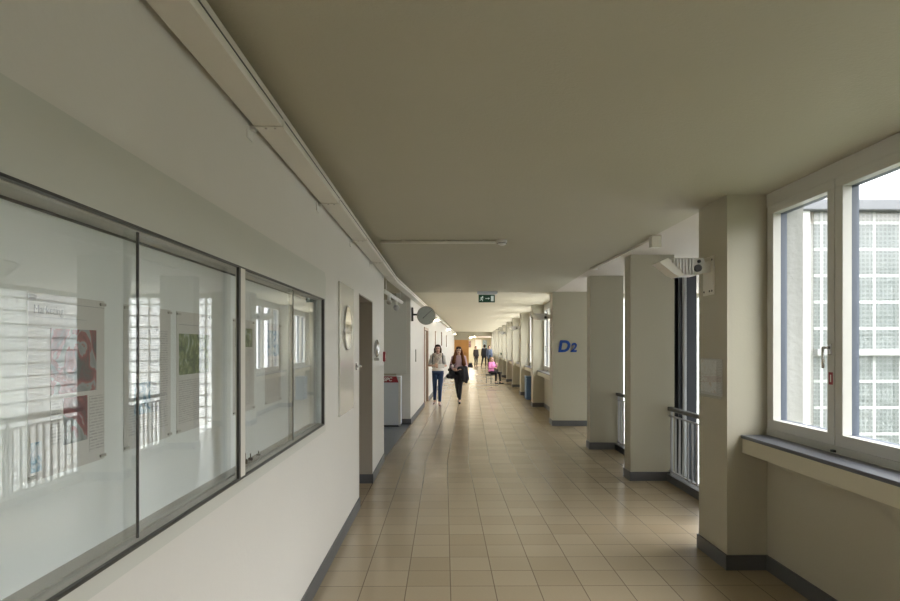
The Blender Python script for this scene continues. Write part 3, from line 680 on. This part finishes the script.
# ---------------------------------------------------------------- people
def blob(name, prims, mats, parent, vox=.010, smooth=4, pick=None):
    bm = bmesh.new()
    for q in prims:
        if q[0] == 'c':
            _, a, b, r0, r1 = q; a = Vector(a); b = Vector(b); tmp = bmesh.new()
            for (p_, rr) in ((a, r0), (b, r1)):
                bmesh.ops.create_icosphere(tmp, subdivisions=2, radius=rr, matrix=Matrix.Translation(p_))
            h = bmesh.ops.convex_hull(tmp, input=tmp.verts[:])
            dead = [v for v in tmp.verts if not v.link_faces]
            junk = list({g for g in h['geom_interior'] if isinstance(g, bmesh.types.BMVert)} | set(dead))
            bmesh.ops.delete(tmp, geom=junk, context='VERTS')
            me_ = bpy.data.meshes.new('tmp'); tmp.to_mesh(me_); tmp.free(); bm.from_mesh(me_); bpy.data.meshes.remove(me_)
        else:
            _, c, r, rot = q
            mt = Matrix.Translation(Vector(c)) @ Matrix.Rotation(rot[0], 4, 'X') @ Matrix.Rotation(rot[1], 4, 'Y') @ Matrix.Rotation(rot[2], 4, 'Z') @ Matrix.Diagonal((*r, 1))
            bmesh.ops.create_icosphere(bm, subdivisions=3, radius=1, matrix=mt)
    me = bpy.data.meshes.new(name); bm.to_mesh(me); bm.free()
    o = bpy.data.objects.new(name, me); C.objects.link(o)
    rm = o.modifiers.new('r', 'REMESH'); rm.mode = 'VOXEL'; rm.voxel_size = vox
    sm = o.modifiers.new('s', 'SMOOTH'); sm.iterations = smooth; sm.factor = .5
    dg = bpy.context.evaluated_depsgraph_get(); dg.update()
    m2 = bpy.data.meshes.new_from_object(o.evaluated_get(dg))
    o.modifiers.clear(); o.data = m2; bpy.data.meshes.remove(me); m2.name = name
    m2.materials.clear()
    for m in mats: m2.materials.append(m)
    for p_ in m2.polygons:
        p_.use_smooth = True
        if pick: p_.material_index = pick(p_.center)
    o.parent = parent
    return o
def c_(a, b, r0, r1=None): return ('c', a, b, r0, r0 if r1 is None else r1)
def e_(c, r, rot=(0, 0, 0)): return ('e', c, r, rot)
def hand(wr, d, pn, th):
    """palm, four unequal fingers bent towards the palm normal, thumb on side th"""
    wr = Vector(wr); d = Vector(d).normalized(); pn = Vector(pn); pn = (pn-d*pn.dot(d)).normalized(); th = Vector(th); th = (th-d*th.dot(d)-pn*th.dot(pn)).normalized()
    out = [c_(wr, wr+d*.03, .024, .026)]
    for k in range(4):
        s = .028-.0187*k
        root = wr+d*.075+th*s; L = (.066, .074, .070, .054)[k]
        out.append(c_(wr+d*.02+th*s*.7, root, .016, .012))
        d1 = (d*.9+pn*.45).normalized(); d2 = (d*.55+pn*.85).normalized()
        out += [c_(root, root+d1*L*.55, .0105, .0095), c_(root+d1*L*.55, root+d1*L*.55+d2*L*.5, .0095, .0085)]
    t0 = wr+d*.025+th*.025; t1 = t0+(d*.6+th*.8).normalized()*.035; t2 = t1+(d*.9+pn*.4).normalized()*.03
    out += [c_(t0, t1, .014, .012), c_(t1, t2, .012, .009)]
    return out
def head(c, s=1.0, yaw=0):
    """head facing -Y, with brow, nose, lips, chin and ears; returns prims and a colour picker"""
    c = Vector(c); R = Matrix.Rotation(yaw, 3, 'Z')
    q = lambda x, y, z: c+R @ Vector((x*s, y*s, z*s))
    P = [e_(q(0, .012, .02), (.074*s, .092*s, .098*s)), e_(q(0, -.015, -.045), (.056*s, .066*s, .068*s)), e_(q(0, -.062, -.095), (.022*s, .02*s, .018*s)),
         c_(q(0, -.078, .012), q(0, -.098, -.022), .010*s, .014*s), e_(q(-.077, .012, -.01), (.012*s, .022*s, .032*s)), e_(q(.077, .012, -.01), (.012*s, .022*s, .032*s)),
         e_(q(0, -.076, .03), (.05*s, .014*s, .012*s)), e_(q(0, -.078, -.056), (.022*s, .012*s, .010*s))]
    def pick(p):
        l = R.transposed() @ (Vector(p)-c)/s
        if l.y < -.045:
            if abs(abs(l.x)-.031) < .014 and abs(l.z-.008) < .009: return 1
            if abs(l.x) < .024 and abs(l.z+.056) < .009 and l.y < -.07: return 2
        return 0
    return P, pick
def figure(root, J, out, hd=(0, -.005, 1.555), yaw=0, hs=1.0, s=1.0, hair=None):
    """J: joints; out: materials of the outfit"""
    T = J
    P, pick = head(hd, hs, yaw)
    P.append(c_(T['chest_top'], Vector(hd)+Vector((0, .02, -.07)), .052, .048))
    P += torso(T, 0)
    for k in 'lr':
        P += [c_(T['sh'+k], T['el'+k], .040, .034), c_(T['el'+k], T['wr'+k], .034, .023)]
        P += hand(T['wr'+k], T['hd'+k], T['pn'+k], T['th'+k])
        P += [c_(T['hip'+k], T['kn'+k], .072, .048), c_(T['kn'+k], T['an'+k], .048, .034), c_(T['an'+k], Vector(T['an'+k])+Vector(T['toe'+k])*.13+Vector((0, 0, -.05)), .034, .026)]
    blob('body', P, [M['skin'], M['eye'], M['lip']], root, .008, 3, pick)
    # top
    Q = torso(T, .014, True)
    for k in 'lr':
        sl = out.get('sleeve', 1.0); a, b, w_ = Vector(T['sh'+k]), Vector(T['el'+k]), Vector(T['wr'+k])
        if sl <= .6: Q.append(c_(a, a.lerp(b, sl/.6), .053, .048))
        else: Q += [c_(a, b, .053, .045), c_(b, b.lerp(w_, .92), .045, .036)]
    blob('top', Q, [out['top']], root, .012, 4)
    # trousers
    Q = [e_(Vector(T['pelvis'])+Vector((0, 0, .0)), (.168, .122, .105))]
    for k in 'lr':
        a = Vector(T['an'+k]); kn = Vector(T['kn'+k])
        Q += [c_(T['hip'+k], kn, .087, .060), c_(kn, kn.lerp(a, .88), .060, .045)]
    blob('trousers', Q, [out['legs']], root, .012, 3)
    for k in 'lr':
        a = Vector(T['an'+k]); d = Vector(T['toe'+k]).normalized()
        z = a.z-.07
        hl = a+Vector((0, 0, -.035))-d*.03; to = a+d*.17; hl.z = max(a.z-.052, .036); to.z = max(a.z-.065, .030) if a.z < .12 else a.z-.075
        blob('shoe', [c_(hl, to, .042, .034), c_(a+Vector((0, 0, .0)), hl, .038, .042), c_(hl+Vector((0, 0, -.006)), to+Vector((0, 0, -.004)), .036, .032)], [out['shoe']], root, .010, 2)
def torso(T, g, up=False):
    pe, ch, ct = Vector(T['pelvis']), Vector(T['chest']), Vector(T['chest_top'])
    mid = pe.lerp(ch, .5)
    q = [e_(ch, (.148+g, .100+g, .155+g)), e_(mid, (.125+g, .092+g, .14+g)), c_(T['shl'], T['shr'], .05+g*.6, .05+g*.6), c_(ch, ct, .09+g, .055+g*.5)]
    q.append(e_(pe+Vector((0, 0, .05 if up else .0)), (.155+g, .108+g, .10+g*(.2 if up else 1))))
    return q
def stand(dx=0, **kw):
    J = dict(pelvis=(0, 0, .93), chest=(0, 0, 1.22), chest_top=(0, .01, 1.38), shl=(-.165, 0, 1.355), shr=(.165, 0, 1.355),
             ell=(-.215, .02, 1.09), elr=(.215, .02, 1.09), wrl=(-.22, -.05, .86), wrr=(.22, -.05, .86),
             hdl=(0, -.1, -1), hdr=(0, -.1, -1), pnl=(1, 0, 0), pnr=(-1, 0, 0), thl=(0, -1, 0), thr=(0, -1, 0),
             hipl=(-.085, 0, .89), hipr=(.085, 0, .89), knl=(-.09, -.02, .49), knr=(.09, -.02, .49), anl=(-.09, .03, .085), anr=(.09, .03, .085),
             toel=(-.1, -1, 0), toer=(.1, -1, 0))
    J.update(kw); return J
def floorpt(px, py): 
    Y = 640*CAMZ/(py-346); return Vector(((px-450)/640*Y, Y, 0))

# woman with dark bob, jeans and white top
q = floorpt(437.8, 405.2)
r = thing('person', 'woman walking towards camera with dark bob, beige scarf, white top and blue jeans', 'person', q, 0)
figure(r, stand(hipl=(-.08, 0, .89), knl=(-.085, .0, .49), anl=(-.09, .10, .12), toel=(-.1, -1, -.1), knr=(.065, -.13, .50), anr=(.05, -.12, .085),
                ell=(-.235, .03, 1.10), wrl=(-.10, -.19, 1.10), hdl=(.9, -.3, .1), pnl=(.2, 1, 0), thl=(0, 0, 1),
                elr=(.225, .0, 1.10), wrr=(.09, -.20, 1.07), hdr=(-1, -.2, .05), pnr=(0, 1, -.2), thr=(0, 0, 1)),
       dict(top=M['shirt_white'], legs=M['jeans'], shoe=M['shoe_pink'], sleeve=.5))
blob('hair', [e_((0, .03, 1.59), (.092, .098, .098)), e_((0, .06, 1.53), (.098, .075, .12)), c_((-.083, .0, 1.56), (-.085, -.01, 1.45), .028, .024), c_((.083, .0, 1.56), (.085, -.01, 1.45), .028, .024), e_((0, -.05, 1.655), (.07, .05, .028))], [M['hair_dark']], r, .010, 2)
blob('scarf', [c_((-.08, -.07, 1.40), (-.02, -.13, 1.30), .05, .06), c_((.08, -.07, 1.40), (-.01, -.13, 1.28), .05, .06), c_((-.02, -.12, 1.32), (-.05, -.12, 1.12), .065, .06), c_((-.08, .02, 1.41), (.08, .02, 1.41), .05, .05)], [M['scarf']], r, .011, 3)
b = thing('backpack', 'dark backpack worn by the woman in jeans', 'backpack', q+Vector((0, .20, 1.02)), 0)
blob('pack', [c_((-.09, 0, .05), (.09, 0, .05), .08, .08), c_((-.08, 0, .3), (.08, 0, .3), .075, .075), c_((0, 0, .05), (0, 0, .3), .1, .1)], [M['cloth_navy']], b, .014, 4)
for s_ in (-1, 1):
    blob('strap', [c_((s_*.125, -.08, .33), (s_*.13, -.20, .43-.02), .018, .018), c_((s_*.13, -.20, .41), (s_*.135, -.325, .30), .018, .018), c_((s_*.135, -.325, .30), (s_*.15, -.31, .12), .018, .016), c_((s_*.15, -.31, .12), (s_*.165, -.1, .05), .015, .015)], [M['cloth_navy']], b, .010, 1)
pp = MB(); pp.box(-.09, .09, -.012, .012, -.05, .06, M['shirt_white'], .004); pp.build('paper_stack', loc=q+Vector((.10, -.275, 1.08)), rot=.2, label='white papers held by the woman in jeans', cat='papers')

# woman with long auburn hair, black leggings
q = floorpt(458.8, 403.2)
r = thing('person', 'woman walking with long auburn hair, lilac top and black leggings', 'person', q, 0)
r.scale = (.97, .97, .97)
figure(r, stand(hipl=(-.08, 0, .89), knl=(-.05, .02, .49), anl=(.0, .16, .13), toel=(0, -1, -.2), knr=(.045, -.10, .50), anr=(.02, -.12, .085), toer=(.0, -1, 0),
                ell=(-.235, .03, 1.10), wrl=(-.16, -.17, 1.0), hdl=(.5, -.8, -.1), pnl=(.6, .3, 0), thl=(0, 0, 1),
                elr=(.225, .0, 1.10), wrr=(.10, -.20, 1.02), hdr=(-1, -.2, .0), pnr=(0, .3, -1), thr=(0, -1, 0)),
       dict(top=M['lilac'], legs=M['cloth_black'], shoe=M['black'], sleeve=1.0))
blob('hair', [e_((0, .03, 1.59), (.090, .098, .098)), e_((0, .06, 1.50), (.11, .08, .16)), c_((-.085, .0, 1.56), (-.15, -.09, 1.22), .032, .062), c_((.085, .0, 1.56), (.15, -.09, 1.16), .034, .066), c_((0, .09, 1.5), (0, .12, 1.25), .1, .12), e_((0, -.045, 1.655), (.075, .05, .028))], [M['hair_auburn']], r, .011, 2)
mb = MB()
for s_ in (-1, 1): mb.ball((s_*.036, -.088, 1.628), (.034, .014, .028), M['black']); mb.cyl((s_*.06, -.085, 1.63), (s_*.094, .02, 1.62), .005, M['black'], seg=6)
mb.cyl((-.02, -.098, 1.635), (.02, -.098, 1.635), .005, M['black'], seg=6)
mb.build('sunglasses', r)
mb = MB()
for s_ in (-1, 1):
    for k in range(16):
        a0, a1 = 2*PI*k/16, 2*PI*(k+1)/16
        mb.cyl((s_*.032+.024*math.cos(a0), -.094, 1.562+.02*math.sin(a0)), (s_*.032+.024*math.cos(a1), -.094, 1.562+.02*math.sin(a1)), .0025, M['black'], seg=5)
mb.build('glasses', r)
b = thing('handbag', 'black handbag hanging at the auburn woman\'s side', 'handbag', q+Vector((-.20, -.06, .70)), .4)
blob('bag_body', [c_((-.10, 0, .08), (.10, 0, .08), .075, .075), c_((-.07, 0, .26), (.07, 0, .26), .055, .055), c_((0, 0, .08), (0, 0, .26), .09, .08)], [M['cloth_black']], b, .013, 3)
MB().tube([(-.07, 0, .30), (-.05, 0, .40), (.03, 0, .43), (.08, 0, .38), (.07, 0, .30)], .012, M['black']).build('strap', b)
b = thing('jacket', 'black jacket draped over the auburn woman\'s arm', 'jacket', q+Vector((.09, -.18, .62)), 0)
blob('cloth', [c_((-.09, 0, .38), (.10, .02, .40), .055, .06), c_((-.07, 0, .34), (-.04, -.01, .16), .06, .055), c_((.02, -.02, .36), (.05, -.02, .06), .07, .065), c_((.10, .02, .38), (.14, .0, .10), .06, .07), c_((.10, 0, .3), (.12, 0, .0), .06, .045)], [M['cloth_black']], b, .014, 3)

# seated girl on stool
q = floorpt(491.3, 383.4); ya = .75
r = thing('person', 'seated girl in bright pink top and black trousers on the right side', 'person', q, ya)
r.scale = (.92, .92, .92)
figure(r, stand(pelvis=(0, 0, .55), chest=(0, -.02, .84), chest_top=(0, -.02, 1.0), shl=(-.155, -.02, .975), shr=(.155, -.02, .975),
                ell=(-.21, -.06, .74), wrl=(-.10, -.27, .74), hdl=(.5, -.8, .1), pnl=(.4, 0, -1), thl=(1, 0, 0),
                elr=(.21, -.10, .74), wrr=(.10, -.27, .86), hdr=(-.4, -.5, .8), pnr=(0, 1, .3), thr=(-1, 0, 0),
                hipl=(-.08, 0, .53), hipr=(.08, 0, .53), knl=(-.10, -.40, .52), knr=(.11, -.42, .52), anl=(-.08, -.36, .085), anr=(.13, -.46, .085)),
       dict(top=M['pink'], legs=M['cloth_black'], shoe=M['black'], sleeve=1.0), hd=(0, -.05, 1.13), yaw=.2, hs=.94)
blob('hair', [e_((0, -.01, 1.165), (.088, .092, .092)), e_((0, .03, 1.10), (.10, .07, .13)), c_((-.08, -.02, 1.12), (-.10, -.03, .98), .028, .03), c_((.08, -.02, 1.12), (.10, -.03, .98), .028, .03)], [M['hair_blond']], r, .011, 2)
b = thing('stool', 'low black stool under the seated girl in pink', 'stool', q, ya)
b.scale = (.92, .92, .92)
MB().box(-.2, .2, -.17, .2, .38, .445, M['black'], .015).build('seat', b)
for (x, y) in ((-.17, -.14), (.17, -.14), (-.17, .17), (.17, .17)): MB().cyl((x, y, 0), (x*.95, y*.95, .39), .014, M['black']).build('leg', b)

# far adults
def adult(px, py, label, coat, legs, hairm, rot, sc=1.0, **kw):
    q = floorpt(px, py); r = thing('person', label, 'person', q, rot); r.scale = (sc, sc, sc)
    figure(r, stand(**kw), dict(top=coat, legs=legs, shoe=M['black'], sleeve=1.0))
    blob('hair', [e_((0, .025, 1.595), (.088, .098, .095)), e_((0, .06, 1.54), (.088, .07, .10))], [hairm], r, .012, 2)
    blob('coat', [c_((-.09, .0, 1.3), (-.10, .0, .80), .11, .125), c_((.09, .0, 1.3), (.10, .0, .80), .11, .125)], [coat], r, .014, 4)
    return q
q = adult(476, 367.2, 'left one of two distant standing adults, in dark brown coat', M['cloth_brown'], M['cloth_black'], M['hair_dark'], .5, .97)
b = thing('bag', 'dark bag on the floor beside the distant adult in brown', 'bag', q+Vector((-.42, .1, 0)), 0)
blob('bag_body', [c_((-.12, 0, .09), (.12, 0, .09), .09, .09), c_((-.09, 0, .25), (.09, 0, .25), .06, .06), c_((0, 0, .1), (0, 0, .25), .1, .09)], [M['cloth_navy']], b, .014, 3)
MB().tube([(-.09, 0, .28), (-.06, 0, .40), (.06, 0, .40), (.09, 0, .28)], .01, M['black']).build('handle', b)
adult(484.5, 367.6, 'right one of two distant standing adults, taller in a black coat', M['cloth_black'], M['cloth_black'], M['hair_dark'], PI, 1.04, knr=(.16, .05, .49), anr=(.24, .16, .10))
adult(489.4, 368.3, 'most distant adult in slate blue by the far windows', M['cloth_blue'], M['cloth_navy'], M['hair_dark'], .3)
